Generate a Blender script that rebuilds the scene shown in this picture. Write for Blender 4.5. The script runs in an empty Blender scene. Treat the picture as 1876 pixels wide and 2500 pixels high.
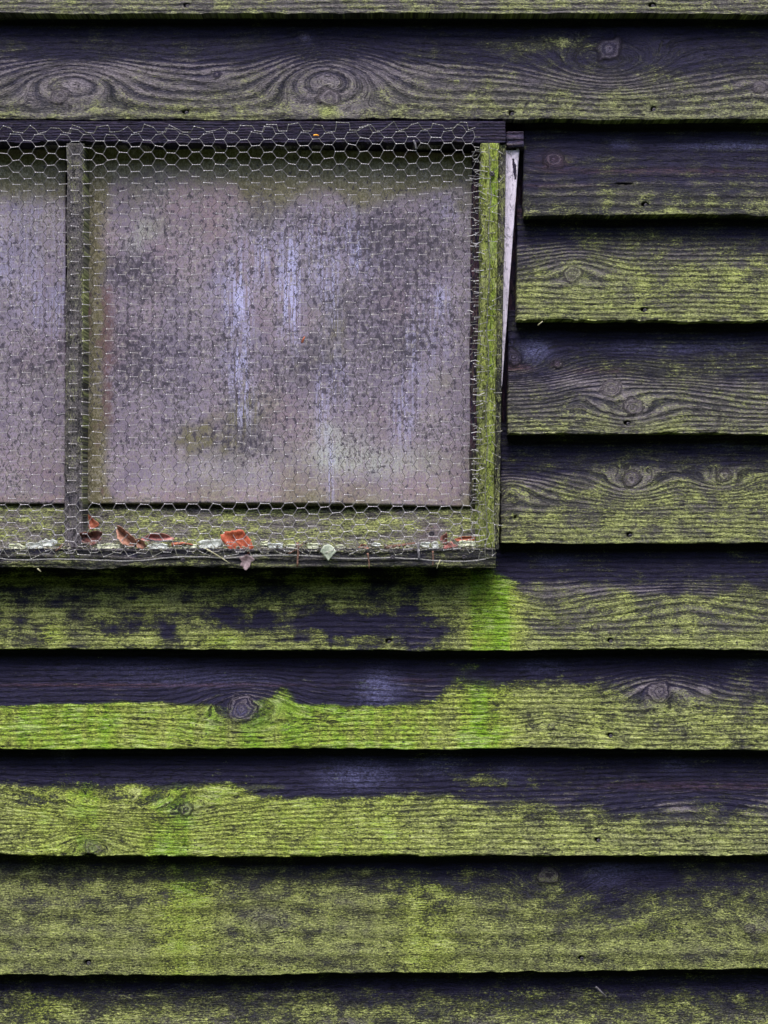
import bpy, math, random
import numpy as np

# ------------------------------------------------------------------ scene, camera, light
scene = bpy.context.scene
col = scene.collection
S = 0.0006           # metres on the wall per picture unit
D = 2.5              # camera distance to the wall plane
ZC = 1.45            # camera height
cam_d = bpy.data.cameras.new('camera')
cam = bpy.data.objects.new('camera', cam_d); col.objects.link(cam)
cam.location = (0, -D, ZC); cam.rotation_euler = (math.radians(90), 0, 0)
cam_d.sensor_fit = 'VERTICAL'; cam_d.sensor_height = 36
cam_d.lens = 36 * D / (2500 * S)
cam_d.clip_end = 500
scene.camera = cam

SUN_EL, SUN_AZ = math.radians(63), math.radians(-12)   # high soft light from in front of the wall, slightly left
world = bpy.data.worlds.new('World'); scene.world = world; world.use_nodes = True
wn = world.node_tree; bg = wn.nodes['Background']
sky = wn.nodes.new('ShaderNodeTexSky'); sky.sky_type = 'NISHITA'; sky.sun_disc = False
sky.sun_elevation = SUN_EL; sky.sun_rotation = math.radians(180) + SUN_AZ
sky.air_density = 1.0; sky.dust_density = 3.0
wn.links.new(sky.outputs[0], bg.inputs[0]); bg.inputs[1].default_value = 0.11
sun_d = bpy.data.lights.new('sun', 'SUN'); sun = bpy.data.objects.new('sun', sun_d); col.objects.link(sun)
sun_d.energy = 1.5; sun_d.angle = math.radians(30); sun_d.color = (1.0, 0.95, 0.9)
sun.rotation_euler = (math.radians(90) - SUN_EL, 0, SUN_AZ)
scene.view_settings.view_transform = 'Standard'; scene.view_settings.look = 'None'
scene.view_settings.gamma = 1.0; scene.view_settings.use_curve_mapping = False
scene.view_settings.exposure = 1.75
scene.render.engine = 'CYCLES'

random.seed(4)
rng = np.random.default_rng(7)

# ------------------------------------------------------------------ noise
def _hash(ix, iy, seed):
    h = (ix.astype(np.int64) * 374761393 + iy.astype(np.int64) * 668265263 + int(seed) * 974711) & 0xffffffff
    h = ((h ^ (h >> 13)) * 1274126177) & 0xffffffff
    h = h ^ (h >> 16)
    return (h & 0xffffff) / float(0xffffff)
def vn(x, y, seed=0):
    x = np.asarray(x, float); y = np.asarray(y, float)
    ix = np.floor(x); iy = np.floor(y); fx = x - ix; fy = y - iy
    fx = fx * fx * (3 - 2 * fx); fy = fy * fy * (3 - 2 * fy)
    a = _hash(ix, iy, seed); b = _hash(ix + 1, iy, seed); c = _hash(ix, iy + 1, seed); d = _hash(ix + 1, iy + 1, seed)
    return (a + (b - a) * fx) * (1 - fy) + (c + (d - c) * fx) * fy
def fbm(x, y, seed=0, o=4):
    s = 0; a = .5; t = 0
    for k in range(o):
        s = s + a * vn(x * 2 ** k, y * 2 ** k, seed + 31 * k); t += a; a *= .5
    return s / t - .5
def sst(a, b, x):
    t = np.clip((x - a) / (b - a), 0, 1); return t * t * (3 - 2 * t)
def lerp(a, b, t): return a + (b - a) * t
def tab(X, pts):
    p = sorted(pts); return np.interp(X, [q[0] for q in p], [q[1] for q in p])
def blob(X, Y, b):
    cx, cy, rx, ry, a = b
    wob = 1 + 1.2 * fbm(X / (rx * .8), Y / (ry * .8), int(cx) % 97, 3)
    return a * np.exp(-(((X - cx) / rx) ** 2 + ((Y - cy) / ry) ** 2) ** 1.3 * wob)

# ------------------------------------------------------------------ shader helper
class G:
    def __init__(s, m): s.t = m.node_tree
    def _set(s, sock, v):
        if isinstance(v, bpy.types.NodeSocket): s.t.links.new(v, sock)
        elif v is not None:
            if isinstance(v, (tuple, list)) and len(v) == 3 and sock.type == 'RGBA': v = (*v, 1)
            sock.default_value = v
    def n(s, typ, ins=(), out=0, **kw):
        nd = s.t.nodes.new(typ)
        for k, v in kw.items(): setattr(nd, k, v)
        for k, v in (ins.items() if isinstance(ins, dict) else enumerate(ins)): s._set(nd.inputs[k], v)
        return nd.outputs[out]
    def m(s, op, *a, clamp=False): return s.n('ShaderNodeMath', a, operation=op, use_clamp=clamp)
    def add(s, *a):
        r = a[0]
        for x in a[1:]: r = s.m('ADD', r, x)
        return r
    def mul(s, a, b): return s.m('MULTIPLY', a, b)
    def sub(s, a, b): return s.m('SUBTRACT', a, b)
    def mad(s, a, b, c): return s.m('MULTIPLY_ADD', a, b, c)
    def ss(s, a, b, x, lo=0., hi=1.):
        return s.n('ShaderNodeMapRange', {0: x, 1: a, 2: b, 3: lo, 4: hi}, interpolation_type='SMOOTHSTEP')
    def vec(s, x, y, z=0.): return s.n('ShaderNodeCombineXYZ', (x, y, z))
    def noise(s, v, detail=2., rough=.5, scale=1., dist=0.):
        return s.n('ShaderNodeTexNoise', {'Vector': v, 'Scale': scale, 'Detail': detail, 'Roughness': rough, 'Distortion': dist})
    def mix(s, f, a, b):
        nd = s.t.nodes.new('ShaderNodeMix'); nd.data_type = 'RGBA'
        s._set(nd.inputs[0], f); s._set(nd.inputs[6], a); s._set(nd.inputs[7], b); return nd.outputs[2]
    def mixm(s, f, a, b):
        nd = s.t.nodes.new('ShaderNodeMix'); nd.data_type = 'RGBA'; nd.blend_type = 'MULTIPLY'
        s._set(nd.inputs[0], f); s._set(nd.inputs[6], a); s._set(nd.inputs[7], b); return nd.outputs[2]
    def attr(s, name, out='Fac'):
        nd = s.t.nodes.new('ShaderNodeAttribute'); nd.attribute_name = name; return nd.outputs[out]
    def sep(s, v):
        nd = s.t.nodes.new('ShaderNodeSeparateXYZ'); s._set(nd.inputs[0], v); return nd.outputs
def material(name):
    m = bpy.data.materials.new(name); m.use_nodes = True
    return m, G(m), m.node_tree.nodes['Principled BSDF']

# ---- weathered, algae covered wood. attributes: pc (position), ring (growth ring phase), ka..kf masks
def wood_material():
    m, g, p = material('weathered_algae_wood')
    pc = g.sep(g.attr('pc', 'Vector')); x, y, z = pc[0], pc[1], pc[2]
    ring = g.attr('ring'); moss = g.attr('moss'); lush = g.attr('lush'); grey = g.attr('grey')
    pale = g.attr('pale'); knot = g.attr('knot'); paint = g.attr('paint'); rust = g.attr('rust'); dark = g.attr('hole')
    v = g.attr('grain')
    fib = g.noise(g.vec(g.mul(x, .035), g.mul(v, .42), z), 4., .62)
    fib2 = g.noise(g.vec(g.mul(x, .10), g.mul(y, .75), z), 3., .6)
    crk_n = g.noise(g.vec(g.mul(x, .032), g.mul(v, .24), g.add(z, 9.)), 3., .65)
    crk = g.ss(.60, .66, crk_n)
    crk2n = g.noise(g.vec(g.mul(x, .05), g.mul(v, .5), g.add(z, 19.)), 2., .55)
    crk2 = g.ss(.60, .68, crk2n)
    crack = g.m('MAXIMUM', crk, g.mul(crk2, .8))
    crack = g.mul(crack, g.ss(.0, 1., g.sub(1., knot), .3, 1.))
    ph = g.add(ring, g.mul(g.sub(fib2, .5), g.attr('jag')))
    fr = g.m('FRACT', ph)
    saw = g.mul(g.ss(0., .75, fr), g.ss(1., .86, fr))
    sam = g.ss(.36, .60, g.noise(g.vec(g.mul(x, .008), g.mul(v, .022), g.add(z, 31.)), 4., .7))
    near = g.attr('near')
    sam = g.m('MAXIMUM', sam, near)
    saw = g.mad(sam, g.sub(saw, .45), .45)         # bright late wood edge, abrupt dark groove
    spk = g.noise(g.vec(g.mul(x, .16), g.mul(y, .3), z), 5., .75)
    spk2 = g.noise(g.vec(g.mul(x, .45), g.mul(y, .6), g.add(z, 4.)), 2., .6)
    blot = g.noise(g.vec(g.mul(x, .018), g.mul(y, .03), g.add(z, 3.)), 5., .65)
    # algae cover
    cv = g.add(moss, g.mul(g.sub(spk, .5), 1.5), g.mul(g.sub(spk2, .5), .7), g.mul(g.sub(fib, .5), .7), g.mul(g.sub(blot, .5), 1.7), g.mul(g.sub(saw, .5), .26), g.mul(crack, -.42))
    dry = g.ss(.75, .25, lush)
    cov = g.n('ShaderNodeMapRange', {0: cv, 1: g.mad(dry, -.34, .36), 2: g.mad(dry, .26, .72), 3: 0., 4: 1.}, interpolation_type='SMOOTHSTEP')
    thick = g.ss(.5, 1.1, cv)
    # wood below
    gv = g.add(grey, g.mul(near, .22), g.mul(g.sub(saw, .5), .85), g.mul(g.sub(fib, .5), .9), g.mul(g.sub(blot, .5), .5))
    gf = g.ss(.46, 1.12, gv)
    c = g.mix(gf, (.0110, .0098, .0330), (.165, .145, .175))
    c = g.mix(g.mul(rust, g.ss(.35, .7, fib)), c, (.115, .055, .07))
    c = g.mix(g.mul(pale, g.ss(.25, .8, g.add(spk, g.mul(g.sub(fib2, .5), .5)))), c, (.15, .155, .33))
    c = g.mix(g.mul(g.ss(.73, .78, spk2), .35), c, (.22, .22, .30))
    # algae colour
    hue = g.add(g.mul(lush, .9), g.mul(g.sub(blot, .5), 1.3), g.mul(g.sub(spk, .5), .5), -.05)
    ol = g.mix(g.ss(.35, .75, spk), (.080, .085, .045), (.245, .255, .145))
    li = g.mix(g.ss(.35, .72, spk), (.11, .145, .026), (.36, .42, .085))
    mc = g.mix(g.ss(.0, .9, hue), ol, li)
    deep = g.ss(.6, 1.15, hue)
    mc = g.mix(g.mul(deep, .75), mc, (.11, .24, .010))
    mc = g.mix(g.mul(g.ss(.5, .75, g.mad(g.sub(blot, .5), .8, fib)), g.ss(.0, .7, lush, .08, .42)), mc, (.46, .46, .27))
    mc = g.mixm(1., mc, g.mix(g.ss(.2, .8, g.mul(g.add(thick, saw), .5)), (.62, .62, .62), (1.1, 1.1, 1.1)))
    film = g.mul(cov, g.ss(.0, .6, g.add(lush, g.mul(thick, .5)), .45, 1.))   # a thin film on drier boards, thick growth on damp ones
    film = g.m('MAXIMUM', film, g.mul(g.ss(.15, .7, g.add(moss, g.mul(g.sub(blot, .5), .6))), .36))
    film = g.mul(film, g.mad(near, -.35, 1.))
    c = g.mix(film, c, mc)
    micro = g.noise(g.vec(g.mul(x, .22), g.mul(y, .42), g.add(z, 14.)), 3., .8)
    c = g.mixm(1., c, g.mix(g.ss(.34, .64, micro), (.42, .42, .44), (1.28, 1.28, 1.24)))
    # dark specks sitting in the algae, and the splits
    vor = g.n('ShaderNodeTexVoronoi', {'Vector': g.vec(g.mul(x, .06), g.mul(y, .085), z), 'Scale': 1.}, feature='F1')
    hol = g.mul(g.ss(.20, .10, g.add(vor, g.mul(g.sub(spk, .5), .35))), g.ss(.38, .56, blot))
    c = g.mix(g.mul(hol, .9), c, (.018, .016, .028))
    c = g.mix(g.mul(crack, g.mix(cov, (.72, .72, .72), (.55, .55, .55))), c, (.012, .012, .012))
    kk = g.m('FRACT', g.add(g.mul(ring, 1.3), g.mul(spk, 2.6), g.mul(fib2, .9)))
    c = g.mix(g.mul(knot, g.mul(g.ss(.25, .7, kk), .5)), c, (.022, .016, .028))
    c = g.mix(g.mul(knot, g.mul(g.ss(.3, .1, kk), .3)), c, (.22, .18, .26))
    rim = g.mul(g.mul(knot, g.sub(1., knot)), g.mul(spk, 3.6))
    c = g.mix(g.m('MINIMUM', rim, .5), c, (.010, .008, .016))
    # old white paint where a piece carries it
    pf = g.ss(.45, .5, g.add(paint, g.mul(g.sub(spk, .5), .12)))
    pcx = g.mix(g.ss(.66, .78, spk), (.60, .55, .68), (.22, .15, .16))
    c = g.mix(pf, c, pcx)
    c = g.mix(dark, c, (.004, .004, .006))
    g._set(p.inputs['Base Color'], c)
    g._set(p.inputs['Roughness'], g.mix(cov, (.55, .55, .55), (.95, .95, .95)))
    g._set(p.inputs['Specular IOR Level'], g.ss(0., 1., cov, .13, .10))
    h = g.add(g.mul(saw, .55), g.mul(fib, .9), g.mul(spk, .55), g.mul(spk2, .22), g.mul(crack, -1.25), g.mul(hol, -.35), g.mul(cov, .35), g.mul(pf, .2))
    b = g.n('ShaderNodeBump', {'Height': h, 'Distance': .0016, 'Strength': 1.})
    g._set(p.inputs['Normal'], b)
    return m
WOOD = wood_material()

def plain(name, c1, c2, scale=300., rough=.8, metal=0., spec=.3, bump=.0004, det=4., coord='Object', subs=0.):
    m, g, p = material(name)
    tc = g.n('ShaderNodeTexCoord', (), out=3)
    nz = g.noise(tc, det, .65, scale)
    g._set(p.inputs['Base Color'], g.mix(g.ss(.32, .68, nz), c1, c2))
    p.inputs['Roughness'].default_value = rough; p.inputs['Metallic'].default_value = metal
    p.inputs['Specular IOR Level'].default_value = spec
    g._set(p.inputs['Normal'], g.n('ShaderNodeBump', {'Height': nz, 'Distance': bump, 'Strength': 1.}))
    return m

# ------------------------------------------------------------------ objects
def link(o, parent=None, label=None, cat=None, group=None, kind=None):
    col.objects.link(o)
    if parent is not None: o.parent = parent
    if label: o['label'] = label
    if cat: o['category'] = cat
    if group: o['group'] = group
    if kind: o['kind'] = kind
    return o
OFF = 0.
def W(x, y, dep, ref):
    """picture-plane units on a plane standing `ref` in front of the wall -> metres"""
    dep -= OFF; k = (D - ref + OFF) / D
    return (x - 938) * S * k, -dep, ZC + (1250 - y) * S * k
def mesh_obj(name, verts, faces, mat, parent=None, smooth=True, **kw):
    me = bpy.data.meshes.new(name)
    me.from_pydata([tuple(v) for v in verts], [], faces)
    me.materials.append(mat)
    if smooth: me.shade_smooth()
    return link(bpy.data.objects.new(name, me), parent, **kw)
def grid_obj(name, V, mat, attrs, parent=None, back=None, **kw):
    """V (rows, cols, 3) sheet; the outermost ring of points is turned back to close the piece"""
    R, C = V.shape[:2]
    idx = np.arange(R * C).reshape(R, C)
    q = np.stack([idx[1:, :-1], idx[1:, 1:], idx[:-1, 1:], idx[:-1, :-1]], -1).reshape(-1, 4)
    q = np.concatenate([q, [[idx[0, 0], idx[0, -1], idx[-1, -1], idx[-1, 0]]]])
    me = bpy.data.meshes.new(name)
    me.vertices.add(R * C); me.vertices.foreach_set('co', V.reshape(-1).astype(np.float32))
    me.loops.add(q.size); me.loops.foreach_set('vertex_index', q.reshape(-1).astype(np.int32))
    me.polygons.add(len(q)); me.polygons.foreach_set('loop_start', np.arange(0, q.size, 4, dtype=np.int32))
    me.polygons.foreach_set('loop_total', np.full(len(q), 4, dtype=np.int32))
    me.update(calc_edges=True)
    for k, a in attrs.items():
        if a.ndim == 3:
            at = me.attributes.new(k, 'FLOAT_VECTOR', 'POINT'); at.data.foreach_set('vector', a.reshape(-1).astype(np.float32))
        else:
            at = me.attributes.new(k, 'FLOAT', 'POINT'); at.data.foreach_set('value', a.reshape(-1).astype(np.float32))
    me.materials.append(mat); me.shade_smooth(); me.validate()
    # the border steps are real edges
    sharp = np.zeros(len(me.edges), bool)
    ev = np.empty(len(me.edges) * 2, np.int32); me.edges.foreach_get('vertices', ev); ev = ev.reshape(-1, 2)
    r, c_ = ev // C, ev % C
    rim = ((r[:, 0] == r[:, 1]) & ((r[:, 0] == 0) | (r[:, 0] == R - 1))) | ((c_[:, 0] == c_[:, 1]) & ((c_[:, 0] == 0) | (c_[:, 0] == C - 1)))
    sh = me.attributes.new('sharp_edge', 'BOOLEAN', 'EDGE'); sh.data.foreach_set('value', rim)
    return link(bpy.data.objects.new(name, me), parent, **kw)

def steps(a, b, fine, lo=-40, hi=1916, coarse=22):
    """coordinates from a to b, fine inside [lo, hi], coarse outside"""
    out = [a]; x = a
    while x < b - 1e-6:
        st = fine if lo <= x <= hi else coarse
        x = min(b, x + st)
        if b - x < st * .4: x = b
        out.append(x)
    return np.array(out)

ZERO = ('moss', 'lush', 'grey', 'pale', 'knot', 'paint', 'rust', 'hole')
def piece(name, quad, dt, db, thick, fields, parent, fx=5., fy=2.6, vertical=False, ref=None, relief=1., seed=0,
          edge=2.1, knots=(), loops=(), period=13., **kw):
    """a sawn piece: quad (x0t, x1t, y0, y1, x0b, x1b); dt/db depth at top/bottom; front relief follows the grain"""
    x0t, x1t, y0, y1, x0b, x1b = quad
    ref = ref if ref is not None else (dt + db) / 2
    xs = steps(min(x0t, x0b), max(x1t, x1b), fx)
    ys = steps(y0, y1, fy, -60, 2560)
    sN = (xs - xs[0]) / (xs[-1] - xs[0]); tN = (ys - ys[0]) / (ys[-1] - ys[0])
    # a bevel line just inside each border, then the turned-back rim
    eps_s = 1.6 / (xs[-1] - xs[0]); eps_t = 1.6 / (ys[-1] - ys[0])
    sN = np.concatenate([[0, 0, eps_s], sN[1:-1], [1 - eps_s, 1, 1]])
    tN = np.concatenate([[0, 0, eps_t], tN[1:-1], [1 - eps_t, 1, 1]])
    Sg, Tg = np.meshgrid(sN, tN)
    X = lerp(lerp(x0t, x0b, Tg), lerp(x1t, x1b, Tg), Sg); Y = lerp(y0, y1, Tg)
    # uneven ends and edges
    if not vertical:
        wob = edge * (3.2 * fbm(X / 210, X * 0, seed + 5, 3) + 2.0 * fbm(X / 26, X * 0, seed + 6, 3)) * 1.3
        Y = Y + wob * sst(.75, 1, Tg) + 1.2 * edge * fbm(X / 60, X * 0, seed + 7, 2) * sst(.25, 0, Tg)
        X = X + edge * 1.6 * fbm(Y / 24, Y * 0, seed + 8, 3) * (sst(.02, 0, Sg) + sst(.98, 1, Sg))
    else:
        wl = edge * (2.6 * fbm(Y / 150, Y * 0, seed + 5, 3) + 1.8 * fbm(Y / 20, Y * 0, seed + 6, 3))
        wr = edge * (2.6 * fbm(Y / 170, Y * 0, seed + 9, 3) + 1.6 * fbm(Y / 22, Y * 0, seed + 10, 3))
        X = X + wl * sst(.4, 0, Sg) + wr * sst(.6, 1, Sg)
    GX, GY = (Y, X) if vertical else (X, Y)
    v = GY + 16 * fbm(GX / 420, GY / 150, seed, 3) + 7 * fbm(GX / 110, GY / 50, seed + 2, 4)
    for (cx, cy, wx, wy, A) in loops:
        dx, dy = GX - cx, GY - cy
        dx = dx + 18 * fbm(GX / 90, GY / 40, seed + int(cx), 2)
        v = v + A * np.exp(-(np.abs(dx / wx) ** 1.7 + (dy / wy) ** 2))
    near = np.zeros_like(v); km = np.zeros_like(v); kg = np.zeros_like(v)
    for (kx, ky, r, tone) in knots:
        dx, dy = GX - kx, GY - ky
        d = np.sqrt(dx * dx + (dy * 1.12) ** 2) * (1 + .9 * fbm(GX / 24, GY / 18, seed + 77, 4))
        gq = .85 * np.exp(-((dx / (3.6 * r)) ** 2 + (dy / (2.0 * r)) ** 2))
        v = v - dy * gq
        v = v + 7 * np.exp(-(d / (1.9 * r)) ** 2) * np.sign(dy) * (1 - np.exp(-(dy / r) ** 2))
        k = sst(r * 1.12, r * .8, d)
        v = v * (1 - k) + (d * 1.2 + ky + 6 * fbm(GX / 7, GY / 7, seed + 78, 2)) * k
        near = np.maximum(near, np.exp(-((dx / (3.4 * r)) ** 2 + (dy / (1.9 * r)) ** 2)) * min(1, r / 22.)); km = np.maximum(km, k); kg = kg + tone * sst(r * 1.25, r * .7, d)
    ringp = v / period + 1.2 * fbm(v / 70, GX * 0 + 3.3, seed + 4, 2)
    F = {k: np.zeros_like(X) for k in ZERO}
    F.update(fields(X, Y))
    F['grey'] = F['grey'] + kg; F['knot'] = km; F['moss'] = F['moss'] + np.minimum(kg, 0) * .8
    # relief
    if period > 100: ringp = .72 + .1 * fbm(X / 90, Y / 90, seed + 4, 2)
    fr = np.mod(ringp + .35 * fbm(GX / 12, GY / 2.5, seed + 12, 2), 1)
    saw = sst(0, .75, fr) * sst(1, .86, fr)
    rel = relief * (.0009 * saw + .0016 * fbm(GX / 60, v / 9, seed + 13, 4) + .0005 * fbm(GX / 10, GY / 3, seed + 14, 3))
    rel = rel + relief * .0022 * km * (1 - .6 * saw)
    depth = lerp(dt, db, Tg) + rel + .004 * fbm(GX / 600, GY * 0 + seed, seed + 15, 2)
    depth = depth - .010 * F['hole']
    inner = (Sg > 1e-9) & (Sg < 1 - 1e-9) & (Tg > 1e-9) & (Tg < 1 - 1e-9)
    border1 = ~inner
    depth = depth - .0012 * border1
    Rr, Cc = X.shape
    ring_rim = np.zeros_like(X, bool); ring_rim[0] = ring_rim[-1] = True; ring_rim[:, 0] = ring_rim[:, -1] = True
    depth = np.where(ring_rim, lerp(dt, db, Tg) - thick, depth)
    wx_, wy_, wz_ = W(X, Y, depth, ref)
    V = np.stack([wx_, wy_, wz_], -1)
    PC = np.stack([GX + seed * 517., GY + seed * 31., np.full_like(X, seed * 1.7)], -1)
    F['near'] = near; F['jag'] = np.full_like(X, min(1.7, .06 * period)); F['ring'] = ringp; F['grain'] = v * (.35 if vertical else 1); F['pc'] = PC
    # grain on the turned-back rim keeps running by depth
    return grid_obj(name, V, WOOD, F, parent, **kw)

# ---- ground: a mossy yard in front of the shed, out to the horizon
GROUND = plain('grass_and_soil', (.030, .045, .012), (.055, .075, .022), scale=6., rough=.95, spec=.1, bump=.01)
gv, gf = [], []
ng = 24
for j in range(ng + 1):
    for i in range(ng + 1):
        u = (i / ng * 2 - 1); w_ = (j / ng * 2 - 1)
        px_, py_ = 150 * u * abs(u), 150 * w_ * abs(w_)
        gv.append((px_, py_, .03 * math.sin(px_ * 1.3) * math.cos(py_ * .9) if abs(px_) < 60 else 0))
for j in range(ng):
    for i in range(ng):
        a = j * (ng + 1) + i; gf.append((a, a + 1, a + ng + 2, a + ng + 1))
mesh_obj('ground', gv, gf, GROUND, kind='structure')

# ---- added leafy bank, unseen behind the camera: blocks low sky, darkens board laps
SKY_BLOCKER = plain('sky_blocker_green', (.010, .018, .008), (.035, .055, .018), scale=5., rough=.9, spec=.1, bump=.05)
hv, hf = [], []
hn, hm = 90, 26
for j in range(hm + 1):
    for i in range(hn + 1):
        u = i / hn; t = j / hm; a = t * math.pi
        x_ = -22 + 44 * u; r_ = 1 + .25 * float(fbm(u * 40, t * 8, 71, 4)) * 2
        hv.append((x_, -9.0 + 1.4 * math.cos(a) * r_ + .8 * float(fbm(u * 30, t * 9, 72, 3)), max(0, 6.0 * math.sin(a) ** .6 * (.93 + .12 * r_ * float(vn(u * 50, 1, 3))))))
for j in range(hm):
    for i in range(hn):
        a = j * (hn + 1) + i; hf.append((a, a + 1, a + hn + 2, a + hn + 1))
mesh_obj('sky_blocker', hv, hf, SKY_BLOCKER, kind='stuff')

# ------------------------------------------------------------------ the wall of lapped boards
wall = link(bpy.data.objects.new('weatherboard_wall', None), label='lapped horizontal timber wall stained dark and streaked with green algae around a wire covered window', cat='wall')
wall.location = (0, 0, 0)

NAIL = plain('dark_nail_steel', (.018, .016, .022), (.06, .055, .07), scale=900., rough=.55, metal=.5, spec=.5)
def nail_mesh(r=.0036):
    bmv, bf = [], []
    n = 12
    prof = [(r * .95, 0), (r, .0006), (r * .86, .0014), (r * .45, .0016), (r * .28, .0011)]
    for (rr, h) in prof:
        for k in range(n):
            a = 2 * math.pi * k / n
            bmv.append((rr * math.cos(a) * (1 + .06 * math.sin(3 * a)), -h, rr * math.sin(a)))
    for l in range(len(prof) - 1):
        for k in range(n):
            bf.append((l * n + k, l * n + (k + 1) % n, (l + 1) * n + (k + 1) % n, (l + 1) * n + k))
    bf.append(tuple((len(prof) - 1) * n + k for k in range(n)))
    me = bpy.data.meshes.new('nail'); me.from_pydata(bmv, [], bf); me.materials.append(NAIL); me.shade_smooth()
    return me
NAIL_ME = nail_mesh()
def nail(x, y, dep, ref, parent, s=.85):
    o = bpy.data.objects.new('nail', NAIL_ME); link(o, parent)
    o.location = W(x, y, dep, ref); o.scale = (s, 1, s)
    o.rotation_euler = (random.uniform(-.15, .2), random.uniform(0, 6), random.uniform(-.2, .2))
    return o

def board_fields(spec):
    def f(X, Y):
        seed = spec['seed']
        yb = tab(X, spec['yb']) + 24 * fbm(X / 130, X * 0 + .5, seed + 40, 4) * spec.get('yw', 1.)
        w = tab(X, spec['w']) * 1.25; dens = tab(X, spec['dens'])
        below = sst(-.5, .5, (Y - yb) / w)
        bot = spec['bot']
        m = lerp(spec.get('top', .05), dens, below) + spec.get('rise', .12) * sst(bot - 90, bot, Y) * below
        m = m + .42 * fbm(X / 95, Y / 40, seed + 41, 5)
        # faint vertical wash marks
        m = m + .16 * fbm(X / 16, Y / 260, seed + 42, 3)
        lu = tab(X, spec['lush']) + .22 * fbm(X / 45, Y / 200, seed + 43, 3)
        fk = spec.get('flake', 0)
        if fk: m = m + fk * sst(1130, 1040, X) * (fbm(X / 46, Y / 20, seed + 50, 5) * 2 + .6 * fbm(X / 9, Y / 30, seed + 51, 3))
        lu = lu + .5 * fbm(X / 13, Y / 300, seed + 52, 3) * sst(.6, 1., lu)
        gr = lerp(spec.get('gtop', -.12), 1, sst(-.5, .5, (Y - tab(X, spec.get('gy', spec['yb']))) / 60)) * (tab(X, spec.get('grey', [(0, .45)])) + .22 * sst(-.2, 1.2, (Y - yb) / w) * sst(.65, .3, lu)) + .3 * fbm(X / 140, Y / 45, seed + 44, 3)
        pa = np.zeros_like(X); ru = np.zeros_like(X); ho = np.zeros_like(X)
        for b in spec.get('bm', ()): m = m + blob(X, Y, b)
        for b in spec.get('bl', ()): lu = lu + blob(X, Y, b)
        for b in spec.get('bg', ()): gr = gr + blob(X, Y, b)
        for b in spec.get('bp', ()): pa = pa + blob(X, Y, b)
        for b in spec.get('br', ()): ru = ru + blob(X, Y, b)
        for (nx, ny) in spec.get('nails', ()):
            dd = np.sqrt(((X - nx + 2.5) / 7) ** 2 + ((Y - ny + 2.5) / 5) ** 2)
            ho = np.maximum(ho, sst(1.15, .8, dd))
        for (nx, ny, rx, ry) in spec.get('pits', ()):
            dd = np.sqrt(((X - nx) / rx) ** 2 + ((Y - ny) / ry) ** 2) * (1 + .6 * fbm(X / 9, Y / 9, seed + 3, 2))
            ho = np.maximum(ho, sst(1.1, .8, dd))
        return dict(moss=m, lush=lu, grey=gr, pale=np.clip(pa, 0, 1), rust=np.clip(ru, 0, 1), hole=ho)
    return f

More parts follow.
